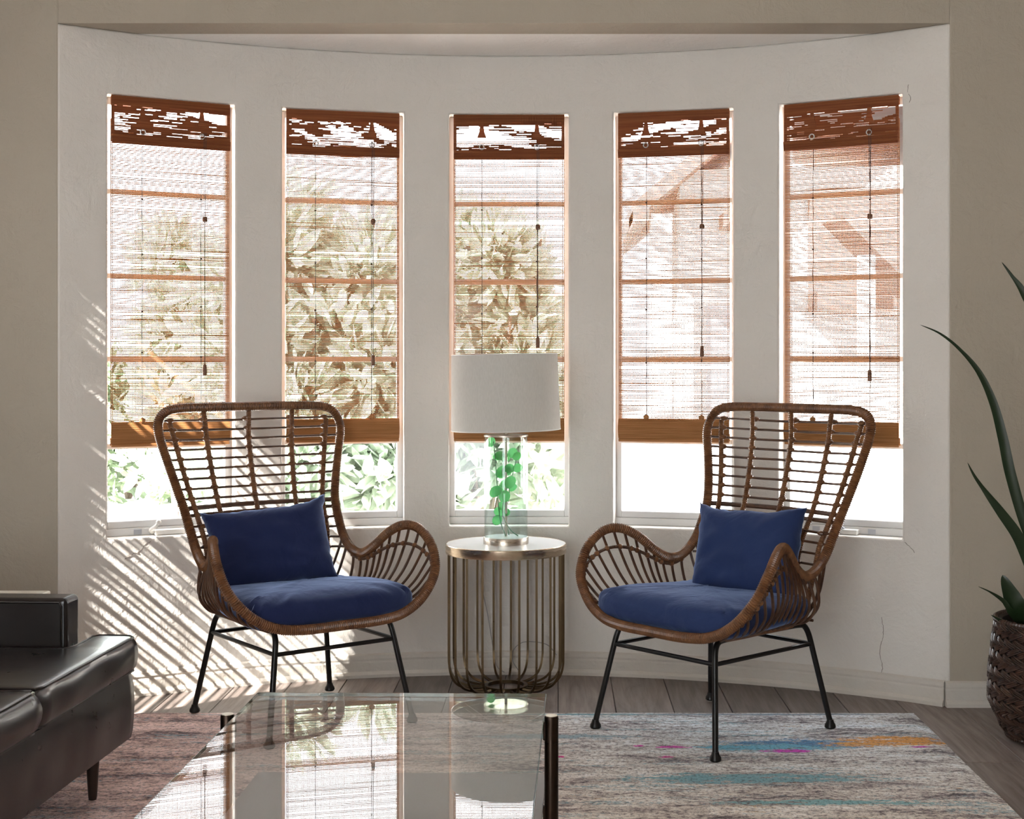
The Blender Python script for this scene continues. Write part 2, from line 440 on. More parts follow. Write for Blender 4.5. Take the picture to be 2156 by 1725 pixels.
# left side wall with one tall window opening, whose slatted shade combs the sun
SY0, SY1, SZ0, SZ1 = 3.86, 4.36, .86, 2.36
b = MB()
LY0, LY1 = -1.35, .35  # second opening, out of view, added to let fill daylight in
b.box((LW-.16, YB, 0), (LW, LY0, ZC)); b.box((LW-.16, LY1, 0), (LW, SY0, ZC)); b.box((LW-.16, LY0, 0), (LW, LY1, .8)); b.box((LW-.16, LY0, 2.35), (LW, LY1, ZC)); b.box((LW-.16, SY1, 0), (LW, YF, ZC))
b.box((LW-.16, SY0, 0), (LW, SY1, SZ0)); b.box((LW-.16, SY0, SZ1), (LW, SY1, ZC)); struct(b, 'wall_left', M_wall_shaded)
b = MB(); b.box((RW, YB, 0), (RW+.16, YF, ZC)); struct(b, 'wall_right', M_wall_shaded)
# rear wall behind the camera, its door opening added and sized for fill daylight
OX0, OX1, OZ = -2.2, -.6, 2.35
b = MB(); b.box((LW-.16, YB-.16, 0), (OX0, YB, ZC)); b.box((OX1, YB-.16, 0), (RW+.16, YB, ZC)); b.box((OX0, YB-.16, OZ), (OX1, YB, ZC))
struct(b, 'wall_rear', M_wall_shaded)
b = MB()
for x0 in (OX0, OX0+.8):
    b.box((x0, YB-.11, 0), (x0+.05, YB-.06, OZ)); b.box((x0+.75, YB-.11, 0), (x0+.8, YB-.06, OZ)); b.box((x0, YB-.11, 0), (x0+.8, YB-.06, .12)); b.box((x0, YB-.11, OZ-.07), (x0+.8, YB-.06, OZ))
struct(b, 'fill_door', M_steel)

# floor slab and its planks
fl = MB(); fl.box((LW-.16, YB-.16, -.12), (RW+.16, 5.60, -.0142)); M_sub = mat('floor_gap', (.03, .022, .018), .9)
floor = struct(fl, 'floor', M_sub)
PW = .2
def plank(x0, x1, y0, y1):
    g = .0012
    b = MB(); b.box((x0+g, y0+g, -.014), (x1-g, y1-g, 0)); return b
far = MB()
for i in range(-12, 14):
    x0 = i*PW; x1 = x0+PW
    x0c, x1c = max(x0, LW), min(x1, RW)
    if x1c-x0c < .02: continue
    inbay = XL < x0+.1 < XR
    yend = 5.55 if inbay else YF+.02
    if .9 < x0 < 1.9: seams = [1.2, 2.71, 4.21]
    else:
        s0 = 1.0+random.random()*1.2; seams = [s0, s0+1.3, s0+2.6]
    ys = [YB]+[s for s in seams if s < yend-.05]+[yend]
    for k in range(len(ys)-1):
        if ys[k+1] > 2.6:
            o = plank(x0c, x1c, ys[k], ys[k+1]).build('plank', M_plank, floor, bevel=.0015, seg=1)
        else:
            p = plank(x0c, x1c, ys[k], ys[k+1]); far.add(p.v, p.f)
far.build('plank_field', M_plank, floor, kind='stuff')

# baseboards: profiled, following the curve
def base_profile(): return [(0, 0), (.026, 0), (.026, .012), (.018, .021), (.014, .023), (.014, .055), (.011, .062), (.013, .070), (.010, .083), (0, .088)]
def sweep_base(path, normals, name):
    b = MB(); pr = base_profile(); vs = []
    for (x, y), (nx_, ny_) in zip(path, normals):
        for d, z in pr: vs.append((x+nx_*d, y+ny_*d, z + .0012*nz(x*6, y*6, z*30)))
    m = len(pr); fs = []
    for i in range(len(path)-1):
        for k in range(m-1): fs.append((i*m+k, (i+1)*m+k, (i+1)*m+k+1, i*m+k+1))
    fs += [tuple(range(m)), tuple(range((len(path)-1)*m+m-1, (len(path)-1)*m-1, -1))]
    b.add(vs, fs); o = b.build(name, M_trim, kind='structure'); return o
tt = list(np.linspace(-EA+.006, EA-.006, 90))
sweep_base([pol(R-.001, t, 0)[:2] for t in tt], [(-math.sin(t), -math.cos(t)) for t in tt], 'baseboard_bay')
sweep_base([(x, YF) for x in np.linspace(LW, XL+.0155, 12)], [(0, -1)]*12, 'baseboard_left')
sweep_base([(x, YF) for x in np.linspace(XR-.0155, RW, 24)], [(0, -1)]*24, 'baseboard_right')

# hairline plaster cracks on the bay wall
def on_bay(x, y):
    d = Vector(((x-1175)/2950, 1, -(y-765)/2950)); o_ = Vector((0-CX, 0-CY, 0)); a = d.x**2+d.y**2; bq = 2*(o_.x*d.x+o_.y*d.y); cq = o_.x**2+o_.y**2-(R-.001)**2
    t = (-bq+math.sqrt(bq*bq-4*a*cq))/(2*a); return Vector((d.x*t, d.y*t, 1.2+d.z*t))
M_crack = mat('crack_shadow', (.20, .17, .14), .95)
bay = bpy.data.objects['wall_bay']
for cr in ([(262, 1178), (278, 1168), (296, 1160), (306, 1146), (318, 1140)], [(1846, 1436), (1858, 1408), (1852, 1372), (1860, 1335), (1856, 1300)], [(1913, 178), (1911, 194), (1918, 206), (1914, 216)],
           [(1700, 1404), (1790, 1418), (1880, 1433), (1984, 1452)], [(1905, 1142), (1916, 1152), (1926, 1164)]):
    P = resample(catmull([on_bay(x, y) for x, y in cr], 6), .006)
    P = [p+Vector((.0035*nz(i*.7, cr[0][0]), 0, .0035*nz(i*.7, cr[0][1], 5))) for i, p in enumerate(P)]
    b = MB(); b.tube(P, lambda i: .0009+.0007*nz(i*.4, 3), 5); b.build('crack', M_crack, bay)

# ------------------------------------------------------------------ windows
def wmat(t, r): # local frame: x along the wall (right), y outward, origin on the floor
    return Matrix.Translation(pol(r, t, 0)) @ Matrix.Rotation(-t, 4, 'Z')
def make_window(idx, t):
    M = wmat(t, R+.085)
    root = empty(f'window_{idx}', kind='structure'); root.matrix_world = M
    w2 = (R+.085)*math.tan(HW)+.002
    zb = ZS+.028
    fr = MB(); fw = .026
    fr.box((-w2, -.012, zb), (-w2+fw, .02, ZH)); fr.box((w2-fw, -.012, zb), (w2, .02, ZH))
    fr.box((-w2+fw, -.012, zb), (w2-fw, .02, zb+fw)); fr.box((-w2+fw, -.012, ZH-fw), (w2-fw, .02, ZH))
    fr.build('frame', M_steel, root, bevel=.002, seg=1)
    jam = MB(); jam.box((-w2, -.02, ZS), (w2, .03, zb)); jam.build('sill', M_steel, root, bevel=.003, seg=2)
    mz = [1.825, 1.518, 1.215, .897]
    for z in mz:
        m_ = MB(); m_.box((-w2+fw, -.006, z-.010), (w2-fw, .014, z+.010)); m_.build('muntin', M_steel, root, bevel=.002, seg=1)
    zz = [ZH-fw]+mz+[zb+fw]
    for k in range(5):
        g = MB(); g.box((-w2+fw-.004, .006, zz[k+1]-.002), (w2-fw+.004, .009, zz[k]+.002)); g.build('pane', M_pane, root)
    if idx in (1, 5):
        h = MB(); h.box((-.055, -.055, ZS+.001), (.055, -.018, ZS+.020)); h.build('crank_box', M_hard, root, bevel=.004)
        h = MB()
        if idx == 1: pts = [(-.06, -.03, ZS+.012), (-.068, -.045, ZS+.020), (-.055, -.062, ZS+.034), (-.045, -.068, ZS+.050)]
        else: pts = [(.0, -.04, ZS+.020), (-.006, -.05, ZS+.035), (.006, -.052, ZS+.085), (.014, -.05, ZS+.115)]
        h.tube(catmull(pts, 6), lambda i: .009-.0002*i if idx == 1 else .008-.0002*i, 8); e = pts[-1]; h.ball(e, .010 if idx == 1 else .012, 8, 6)
        h.build('crank_handle', M_hard if idx == 1 else M_steel_dk, root, smooth=True)
        for sx in (-.11, .10):
            h = MB(); h.box((sx-.014, -.022, ZS+.004), (sx+.014, -.0195, ZS+.022)); h.build('screw_plate', M_steel_dk, root)
    return root
for i, t in enumerate(WT): make_window(i+1, t)
# the side window in the left wall
sw = empty('window_6', (LW-.08, (SY0+SY1)/2, 0), 0, kind='structure')
b = MB(); hy = (SY1-SY0)/2
for y in (-hy, hy-.02): b.box((-.02, y, SZ0), (.02, y+.02, SZ1))
b.box((-.02, -hy, SZ0), (.02, hy, SZ0+.02)); b.box((-.02, -hy, SZ1-.02), (.02, hy, SZ1)); b.build('frame', M_steel, sw)
b = MB(); b.box((0, -hy+.02, SZ0+.02), (.003, hy-.02, SZ1-.02)); b.build('pane', M_pane, sw)

w7 = empty('window_7', (LW-.08, (LY0+LY1)/2, 0), 0, kind='structure')  # unseen window near the camera, added for fill light from the left
b = MB(); hy2 = (LY1-LY0)/2
for y in (-hy2, -.02, hy2-.04): b.box((-.02, y, .8), (.02, y+.04, 2.35))
b.box((-.02, -hy2, .8), (.02, hy2, .84)); b.box((-.02, -hy2, 2.31), (.02, hy2, 2.35)); b.build('frame', M_steel, w7)
for y0, y1 in ((-hy2+.04, -.02), (.02, hy2-.04)):
    b = MB(); b.box((0, y0, .84), (.003, y1, 2.31)); b.build('pane', M_pane, w7)
# ------------------------------------------------------------------ bamboo blinds
BW = .2135
def make_blind(idx, t, lab, seed, jag):
    rnd = random.Random(seed)
    root = empty('bamboo_blind', label=lab, category='blind', group='bamboo roman blinds on the bay windows')
    root.matrix_world = wmat(t, R+.016)
    # hanging weave: thin reeds with gaps, and vertical warp threads
    b = MB(); z = .985; zt = 2.06
    while z < zt:
        h = .0025+rnd.random()*.0010; thick = rnd.random() < .09; tx = rnd.uniform(-.2, .2)
        seg = 8; d0 = nz(z*3, idx)*.003
        if rnd.random() > .03:
            vs = []
            for k in range(seg+1):
                x = -BW+2*BW*k/seg; dz = .0010*nz(x*5+idx*9, z*38)
                y = .004*nz(x*2.2, z*2.5, idx)
                vs += [(x, y, z+dz), (x, y+.0012, z+dz+h+(.0015*math.exp(-((x-tx)/.13)**2) if thick else 0)), (x, y+.0024, z+dz)]
            fs = []
            for k in range(seg):
                for a in range(3): fs.append((k*3+a, k*3+(a+1) % 3, k*3+3+(a+1) % 3, k*3+3+a))
            b.add(vs, fs)
        z += .0050+rnd.random()*.0012
    b.build('reed_weave', M_reed, root, kind='stuff')
    b = MB(); n = 74
    for k in range(n+1):
        x = -BW+2*BW*k/n
        w_ = .0006 if 1 < k < n-1 else .0014
        b.box((x-w_, .0005, .985), (x+w_, .0016, 2.08))
    b.build('warp_thread', M_reed, root, kind='stuff')
    # valance: dense front layer with torn light gaps
    b = MB(); z = 1.995; vy = -.012
    while z < 2.16:
        rel = (z-2.01)/.14
        pieces = 44; skip = 0
        for k in range(pieces):
            x0 = -BW+2*BW*k/pieces; x1 = -BW+2*BW*(k+1)/pieces
            skip = skip-1 if skip > 0 else (rnd.randint(2, 7) if rnd.random() < .030 and -.05 < rel < .92 else 0)
            f = .7+nz(x0*5+idx*3.3+seed, (z+x0*jag)*30, 1.7)*1.3+.9*nz(x0*7, z*190, idx)
            thr = .42 if .12 < rel < .78 else -9
            if (f < thr+.16 or skip > 0) and k not in (0, pieces-1): continue
            b.box((x0-.001, vy, z-.0003), (x1+.001, vy+.0018, z+.0031))
        z += .0031
    b.build('valance', M_reed_dk, root, kind='stuff')
    b = MB(); b.box((-BW, -.010, 2.128), (BW, .010, ZH-.004)); b.build('headrail', M_reed_dk, root, bevel=.003)
    # solid hem of the valance
    b = MB()
    for k in range(9): b.tube([(-BW, -.016-.0006*k, 1.992+k*.0036), (0, -.016-.0006*k, 1.991+k*.0036), (BW, -.016-.0006*k, 1.992+k*.0036)], .0023, 6)
    b.build('valance_hem', M_reed_dk, root)
    # folded stack at the foot: three hanging folds
    def fold(z0, z1, y0, name, mtl):
        b = MB(); z = z0; k = 0
        while z < z1:
            u = (z-z0)/(z1-z0); y = y0-.010*math.sin(PI*u)
            b.tube([(-BW-.001, y, z+.0006*nz(k, 1)), (-.07, y, z+.001*nz(k, 3)), (.07, y, z+.001*nz(k, 5)), (BW+.001, y, z+.0006*nz(k, 7))], .0021, 5, flat=(1, .8))
            z += .0034; k += 1
        b.box((-BW, y0+.002, z0), (BW, y0+.004, z1)); b.build(name, mtl, root)
    fold(.912, .985, -.006, 'folded_weave', M_fold); fold(.905, .930, .012, 'folded_weave', M_fold)
    b = MB(); b.box((-BW, -.010, .898), (BW, -.001, .909)); b.build('bottom_bar', M_fold, root, bevel=.002)
    # cords
    for sx in (-.105, .108):
        b = MB(); z = .99
        pts = []
        while z < 2.07:
            pts.append((sx+.0018*nz(z*14, sx*50, idx), -.004, z)); z += .02
        b.tube(pts, lambda i: .0011+.0013*max(0, nz(i*.9, sx*31, idx)), 5); b.build('lift_cord', M_cord, root)
        b = MB(); ringp = [(sx+.009*math.cos(a), -.02, 2.035+.009*math.sin(a)) for a in np.linspace(0, 2*PI, 14, endpoint=False)]
        b.tube(ringp, .0022, 6, closed=True); b.build('ring', M_ring, root, smooth=True)
        b = MB(); b.add([(sx-.018, -.018, 2.072), (sx+.018, -.018, 2.072), (sx+.010, -.018, 2.095), (sx+.006, -.018, 2.125), (sx-.006, -.018, 2.125), (sx-.010, -.018, 2.095)] +
                        [(sx-.018, -.0135, 2.072), (sx+.018, -.0135, 2.072), (sx+.010, -.0135, 2.095), (sx+.006, -.0135, 2.125), (sx-.006, -.0135, 2.125), (sx-.010, -.0135, 2.095)],
                        [(0, 1, 2, 3, 4, 5), (11, 10, 9, 8, 7, 6)]+[(i, i+6, (i+1) % 6+6, (i+1) % 6) for i in range(6)])
        b.build('cord_tab', M_reed_dk, root)
        for zz in (1.80, 1.60, 1.40, 1.22):
            b = MB(); b.ball((sx, -.005, zz+rnd.uniform(-.02, .02)), .004, 6, 4); b.build('cord_knot', M_cord, root)
        b = MB(); b.ball((sx, -.01, .993), (.012, .006, .010), 7, 5); b.build('cord_bow', M_fold, root)
    kz, tz = {0: (1.73, 1.155), 1: (1.742, 1.19), 2: (1.726, 1.26), 3: (1.718, 1.225), 4: (1.73, 1.135)}[idx]
    if idx == 0: pxo = .118
    else: pxo = .112
    b = MB(); b.tube([(pxo-.003, -.022, 2.05), (pxo-.002, -.022, kz)], .0012, 5); b.tube([(pxo+.004, -.022, 2.05), (pxo+.002, -.022, kz)], .0012, 5)
    b.tube([(pxo, -.022, kz), (pxo, -.022, tz+.04)], .0014, 5); b.build('pull_cord', M_cord, root)
    b = MB(); b.lathe([(.004, -.010), (.009, -.008), (.010, .004), (.007, .010), (.003, .011)], (pxo, -.022, kz), 10); b.build('cord_knob', M_knob, root, smooth=True)
    b = MB(); b.lathe([(.0075, 0), (.0078, .02), (.0065, .038), (.003, .042)], (pxo, -.022, tz), 10); b.build('cord_tassel', M_knob, root, smooth=True)
    return root
M_fold = reedmat('bamboo_folded', (.30, .125, .04), (.50, .24, .095), .06)
blabs = ['bamboo roman blind on the leftmost bay window, behind the left rattan chair',
         'bamboo roman blind on the second bay window from the left',
         'bamboo roman blind on the centre window directly behind the lamp shade',
         'bamboo roman blind on the second bay window from the right',
         'bamboo roman blind on the rightmost bay window, behind the right rattan chair']
for i, t in enumerate(WT): make_blind(i, t, blabs[i], 11+i*5, [.25, .55, .1, -.3, -.25][i])
# slatted shade in the side window, outside the frame: it combs the sun into streaks
sb = empty('slatted_blind', (LW-.02, (SY0+SY1)/2, 0), 0, 'slatted timber blind in the left side wall window, out of frame', 'blind')
z = SZ0; k = 0
rs = random.Random(5)
while z < SZ1-.01:
    h = rs.uniform(.018, .034)
    b = MB(); b.box((-.004, -hy+.002, z), (0, hy-.002, min(z+h, SZ1))); b.build('slat', M_knob, sb); z += h+rs.choice([.006, .010, .014, .022, .012])
b = MB()
for y in (-.15, .15): b.box((-.006, y-.002, SZ0), (-.0045, y+.002, SZ1))
b.build('tape', M_cord, sb)

# ------------------------------------------------------------------ rug
b = MB(); nx_, ny_ = 60, 50
RX0, RX1, RY0, RY1 = -1.58, 1.22, 1.9, 4.80
vs = []; fs = []
for j in range(ny_+1):
    for i in range(nx_+1):
        x = RX0+(RX1-RX0)*i/nx_; y = RY0+(RY1-RY0)*j/ny_
        e = .004*nz(x*2.2, 5) if j in (0, ny_) else 0; e2 = .004*nz(y*2.2, 8) if i in (0, nx_) else 0
        edge = min(i, nx_-i, j, ny_-j)
        vs.append((x+e2, y+e, .0015 if edge == 0 else .0085+.0012*nz(x*8, y*18)))
for j in range(ny_):
    for i in range(nx_): a = j*(nx_+1)+i; fs.append((a, a+1, a+nx_+2, a+nx_+1))
b.add(vs, fs); rug = b.build('area_rug', M_rug, smooth=True, label='large striped wool rug, pink at left and pale blue grey at right, under the chairs', category='rug')
rugz = .009

# ------------------------------------------------------------------ rattan chair
def wrapped(b, path, r, pitch=.0052, n=10, closed=False, tilt=.0):
    P = resample(path, pitch/2, closed)
    if closed and len(P) % 2: P = P[:-1]
    b.tube(P, lambda i: r*(1.03 if i % 2 else .84), n, closed=closed)
def make_chair():
    root = empty('rattan_chair')
    Rh = [(0, .290, .352), (.14, .288, .353), (.235, .275, .366), (.315, .262, .410), (.375, .240, .485), (.392, .195, .565), (.378, .135, .620), (.352, .075, .628), (.325, .015, .598), (.304, -.045, .548),
          (.292, -.105, .517), (.285, -.165, .525), (.282, -.220, .565), (.284, -.262, .625), (.290, -.300, .695), (.308, -.328, .775), (.330, -.350, .86), (.350, -.368, .945), (.345, -.384, .992), (.318, -.393, 1.022), (.262, -.400, 1.034), (.13, -.408, 1.036), (0, -.410, 1.036)]
    Lh = [(-x, y, z) for x, y, z in Rh[1:-1]][::-1]
    half = catmull(Rh, 8)
    loop = catmull(Rh+Lh, 8, True)
    b = MB(); wrapped(b, loop, .0165, .0068, 12, True); b.build('rim', M_wrap, root, smooth=False)
    def rimpt(side, z=None, v=None):
        pass
    H = resample(half, .004)
    def rim_at_z(z):   # back upright only
        best = min((p for p in H if p.y < -.24), key=lambda p: abs(p.z-z)); return best
    # surface of the back between the two uprights, bowed to the rear
    def back(u, z):
        p = rim_at_z(z); a = max(-1, min(1, u/p.x))
        return Vector((u, p.y-.045*(1-a*a)*(1.0 if z > .7 else 1), z))
    # five poles
    for (ut, um, ub, zt) in ((-.303, -.245, -.215, .985), (-.172, -.148, -.13, 1.036), (0, 0, 0, 1.036), (.172, .148, .13, 1.036), (.303, .245, .215, .985)):
        pts = []
        for k in range(13):
            z = zt+(.40-zt)*k/12
            if z > .69: u = um+(ut-um)*((z-.69)/(zt-.69))
            else: u = ub+(um-ub)*((z-.40)/.29)
            if z > .60: q = back(u, min(z, 1.0)); q.z = z
            else:
                q0 = back(u, .60); q = Vector((u, q0.y+(.60-z)*.25, z))
            pts.append(q)
        if abs(ut) < .2: pts[0] = Vector((ut, -.408, 1.03)); pts[1].y = (pts[0].y+pts[2].y)/2
        b = MB(); wrapped(b, catmull(pts, 4), .0096, .0062, 8); b.build('back_pole', M_wrap, root)
    knots = MB()
    # slender rods across the back
    for k in range(9):
        z = .992-.0335*k
        p = rim_at_z(z); xe = p.x-.004
        sag = -.004
        pts = []
        for q in range(13):
            u = -xe+2*xe*q/12; s = back(u, z); s.y -= .008; s.z = z+sag*(1-(u/xe)**2)+.0018*nz(u*9, z*30); pts.append(s)
        b = MB(); b.tube(pts, .0042, 6); b.build('back_rod', M_rod, root, smooth=True)
        for um, ut in ((-.245, -.303), (-.148, -.172), (0, 0), (.148, .172), (.245, .303)):
            u = um+(ut-um)*((z-.69)/.33); s = back(u, z); knots.ball((s.x, s.y-.004, z), (.0160, .0135, .0095), 8, 5)
    for zz, rr in ((.692, .0085), (.668, .0065)):
        p = rim_at_z(zz); pts = []
        for q in range(13): u = -p.x+2*p.x*q/12; s = back(u, zz); s.y -= .012; pts.append(s)
        b = MB(); b.tube(pts, rr, 7); b.build('cross_bar', M_rod, root, smooth=True)
    for zz in (.635, .600, .565, .53):
        hw_ = rim_at_z(max(zz, .57)).x
        pts = [Vector((-hw_+2*hw_*q/10, 0, zz)) for q in range(11)]
        for s in pts: s.y = back(s.x, .60).y+(.60-min(zz, .6))*.25-.008
        pts[0] = Vector((-hw_, rim_at_z(max(zz, .57)).y if zz > .57 else -.215, zz)); pts[-1] = Vector((hw_, pts[0].y, zz))
        b = MB(); b.tube(catmull(pts, 3), .0042, 6); b.build('back_rod', M_rod, root, smooth=True)
        for u in (-.235, -.14, 0, .14, .235): knots.ball((u, back(u, .6).y+(.60-min(zz, .6))*.25-.004, zz), (.013, .011, .008), 7, 5)
    # seat ring and slats
    ring = []
    for q in range(40):
        a = 2*PI*q/40; c, s = math.cos(a), math.sin(a)
        e = .55; x = abs(c)**e*(1 if c > 0 else -1)*(.215+.03*(s > 0)*abs(s)); y = abs(s)**e*(1 if s > 0 else -1)*.262+.005
        ring.append((x, y, .347+.004*(y > .2)))
    b = MB(); wrapped(b, catmull(ring, 3, True), .011, .0056, 8, True); b.build('seat_ring', M_wrap, root)
    for k in range(11):
        v = -.235+.047*k; xx = .225
        b = MB(); b.tube([(-xx, v, .352), (0, v, .350), (xx, v, .352)], .0048, 6); b.build('seat_slat', M_rod, root, smooth=True)
    # arm sides: mid rail and fan of slender spindles, both sides
    A = [p for p in catmull(Rh[2:14], 8)]   # front corner -> waist
    A = resample(A, .004); m = len(A)
    for sg in (1, -1):
        rail = []
        for q in range(30):
            f = .10+.78*q/29; p = A[int(f*(m-1))]; t = min(1, math.sin(PI*min(1, max(0, (f-.05)/.9))))
            dz = .030+.035*math.exp(-((f-.45)/.22)**2)
            rail.append(Vector((sg*(p.x-.004), p.y-.006*(f < .3), p.z-dz*t)) + Vector((0, -.03*(f < .25)*(.25-f)*4, 0)))
        b = MB(); wrapped(b, rail, .0062, .0056, 7); b.build('arm_rail', M_rod, root)
        ns = 18
        for q in range(ns):
            f = .07+.86*q/(ns-1); p = A[int(f*(m-1))]
            yb = .235-.475*(q/(ns-1))**.95; xb = .238-.02*(q/(ns-1))
            if q > ns-4: xb -= .02*(q-ns+4)
            top = Vector((sg*p.x, p.y, p.z)); bot = Vector((sg*xb, yb, .350))
            mid = top.lerp(bot, .5); bulge = .042 if f < .85 else .02
            kf = min(1, q/5); mid += Vector((sg*bulge*(.35+.65*kf), -.012*kf, -.022*kf)); m1 = top.lerp(bot, .22)+Vector((sg*bulge*.6*(.3+.7*kf), -.006, -.010*kf)); m2 = top.lerp(bot, .8)+Vector((sg*bulge*.7*(.3+.7*kf), -.006*kf, -.016*kf))
            b = MB(); b.tube(catmull([top, m1, mid, m2, bot], 5), .0049, 6); b.build('arm_spindle', M_rod, root, smooth=True)
            rp = rail[min(29, int(q/(ns-1)*29))]
            knots.ball((rp.x, rp.y, rp.z), (.0095, .0105, .0095), 6, 5)
    knots.build('bindings', M_wrap, root, smooth=True, kind='stuff')
    # black metal underframe
    wf, df = .2586, .2826
    for sx in (1, -1):
        for sy in (1, -1):
            s = .836
            top = Vector((sx*wf*.80, sy*df*.80, .325))
            pts = [Vector((sx*wf, sy*df, .02)), Vector((sx*wf*s, sy*df*s, .28)), Vector((sx*wf*.815, sy*df*.808, .312)), Vector((sx*wf*.80, sy*df*.755, .334)), Vector((sx*wf*.795, sy*df*.66, .341)), Vector((sx*wf*.79, sy*df*.4, .342)), Vector((sx*wf*.79, 0, .342))]
            path = [pts[0], pts[0].lerp(pts[1], .5)]+catmull(pts[1:], 6)
            b = MB(); b.tube(path, .0095, 10); lg = b.build('leg', M_black, root, smooth=True)
            b = MB(); b.lathe([(.015, 0), (.0185, .004), (.0175, .012), (.0125, .020), (.0105, .028)], (sx*wf, sy*df, 0), 14)
            b.build('foot', M_black, lg, smooth=True)
    zz = .275; a = wf*.838; c = df*.838
    for p0, p1 in (((a, c), (-a, c)), ((a, -c), (-a, -c)), ((a, c), (a, -c)), ((-a, c), (-a, -c))):
        b = MB(); b.tube([(p0[0], p0[1], zz), ((p0[0]+p1[0])/2, (p0[1]+p1[1])/2, zz), (p1[0], p1[1], zz)], .0072, 8); b.build('stretcher', M_black, root, smooth=True)
    return root
ch = make_chair()
def pose(o, x, y, ang):   # local +Y is the direction the chair faces
    o.location = (x, y, rugz); o.rotation_euler = (0, 0, ang-PI/2)
CL = (-.862, 4.715, math.radians(-52.2)); CR = (.505, 4.574, math.radians(-137.6))
ch2 = copy_tree(ch)
pose(ch, *CL); pose(ch2, *CR)
for o, l in ((ch, 'brown woven rattan wing chair left of the brass table, facing right'), (ch2, 'brown woven rattan wing chair right of the brass table, facing left')):
    o['label'] = l; o['category'] = 'chair'; o['group'] = 'rattan wing chairs by the bay window'

def seat_cushion(name, m, c, lab, seed):
    b = MB(); nu, nv = 72, 26; vs = []; fs = []
    for j in range(nv+1):
        ph = -PI/2+PI*j/nv
        cr = abs(math.cos(ph))**.30; sr = math.copysign(abs(math.sin(ph))**.60, math.sin(ph))
        for i in range(nu):
            a = 2*PI*i/nu; ca, sa = math.cos(a), math.sin(a); e = .38
            x = math.copysign(abs(ca)**e, ca); y = math.copysign(abs(sa)**e, sa)
            wv = y*.5+.5; hx = .256+.062*wv
            crown = .010*(1-min(1, x*x*.8+y*y*.8)*cr*cr)
            wr = .0045*nz(x*5+seed, y*3, ph*1.5)+(.015*nz(a*12+seed, ph*.8, 2)*math.cos(ph) if abs(ph) < 1.2 else 0)
            vs.append((x*hx*cr*(1+wr*1.2), y*.262*cr+.022, (.040+.016*wv)*sr+crown*(sr > 0)+wr*.8))
    for j in range(nv):
        for i in range(nu):
            k = (i+1) % nu; fs.append((j*nu+i, j*nu+k, (j+1)*nu+k, (j+1)*nu+i))
    b.add(vs, fs)
    o = b.build(name, m, smooth=True, label=lab, category='cushion', group='blue seat cushions')
    for p in o.data.polygons: p.use_smooth = True
    pose(o, *c); o.location.z = rugz+.402
    return o
seat_cushion('seat_cushion', M_blue, CL, 'navy seat cushion in the left rattan chair', 1)
seat_cushion('seat_cushion', M_blue2, CR, 'navy seat cushion in the right rattan chair', 7)
def pillow(m, c, loc, w_, h_, th, lean, yaw, roll, lab, seed):
    b = MB(); n = 34; vs = []; fs = []
    for sd_ in (1, -1):
        o0 = len(vs)
        for j in range(n+1):
            for i in range(n+1):
                a = -1+2*i/n; bb = -1+2*j/n
                a = math.copysign(abs(a)**.8, a); bb = math.copysign(abs(bb)**.8, bb)
                ed = max(abs(a), abs(bb))
                x = w_/2*a*(1-.10*(1-bb**4)); z = h_/2*bb*(1-.15*(1-a**4))
                t = th/2*((1-a**4)*(1-bb**4))**.55
                # tension creases running from corners
                cr = .012*nz(a*3+seed, bb*3)*(1-ed**3) + .012*nz(math.atan2(bb, a)*5+seed, ed*1.2, 4)*ed*ed*(1-ed**8)
                if ed > .93: z += .006*nz(a*9, bb*9, seed); x += .005*nz(a*8, bb*8, seed+3)
                vs.append((x, sd_*(t+cr*(t > .001)), z+.012*nz(a*1.5, seed)*bb))
        for j in range(n):
            for i in range(n):
                q = o0+j*(n+1)+i; f = (q, q+1, q+n+2, q+n+1); fs.append(f if sd_ < 0 else f[::-1])
    b.add(vs, fs)
    o = b.build('throw_pillow', m, smooth=True, label=lab, category='pillow', group='blue throw pillows')
    for p in o.data.polygons: p.use_smooth = True
    bm = bmesh.new(); bm.from_mesh(o.data); bmesh.ops.remove_doubles(bm, verts=bm.verts, dist=.0008); bm.to_mesh(o.data); bm.free()
    x, y, ang = c; F = Vector((math.cos(ang), math.sin(ang), 0)); W = Vector((math.cos(ang-PI/2), math.sin(ang-PI/2), 0))
    P = Vector((x, y, 0))+W*loc[0]+F*loc[1]; P.z = loc[2]
    o.matrix_world = Matrix.Translation(P) @ Matrix.Rotation(ang-PI/2+yaw, 4, 'Z') @ Matrix.Rotation(lean, 4, 'X') @ Matrix.Rotation(roll, 4, 'Y')
    return o
pillow(M_blue, CL, (.035, -.160, .567), .45, .32, .15, math.radians(20), math.radians(-14), math.radians(5.5), 'navy pillow leaning in the left rattan chair', 3)
pillow(M_blue2, CR, (-.01, -.160, .565), .41, .34, .15, math.radians(18), math.radians(12), math.radians(2), 'blue pillow leaning in the right rattan chair', 9)

# ------------------------------------------------------------------ brass side table
TX, TY = -.192, 5.165; TZ = .536
st = empty('side_table', (TX, TY, 0), 0, 'round brass cage side table with pale top, between the two rattan chairs', 'table')
b = MB(); b.lathe([(.2185, TZ-.004), (.2185, TZ)], n=72); b.build('table_top', M_marble, st)
b = MB(); n = 96; pr = [(.2155, TZ-.033), (.2215, TZ-.033), (.2225, TZ-.030), (.2225, TZ-.001), (.2205, TZ+.001), (.2185, TZ+.001), (.2185, TZ-.006), (.2155, TZ-.006)]
vs = [(r*math.cos(2*PI*k/n), r*math.sin(2*PI*k/n), z) for r, z in pr for k in range(n)]
fs = [(i*n+k, i*n+(k+1) % n, ((i+1) % 8)*n+(k+1) % n, ((i+1) % 8)*n+k) for i in range(8) for k in range(n)]
b.add(vs, fs); b.build('rim_band', M_brass_lt, st, smooth=True)
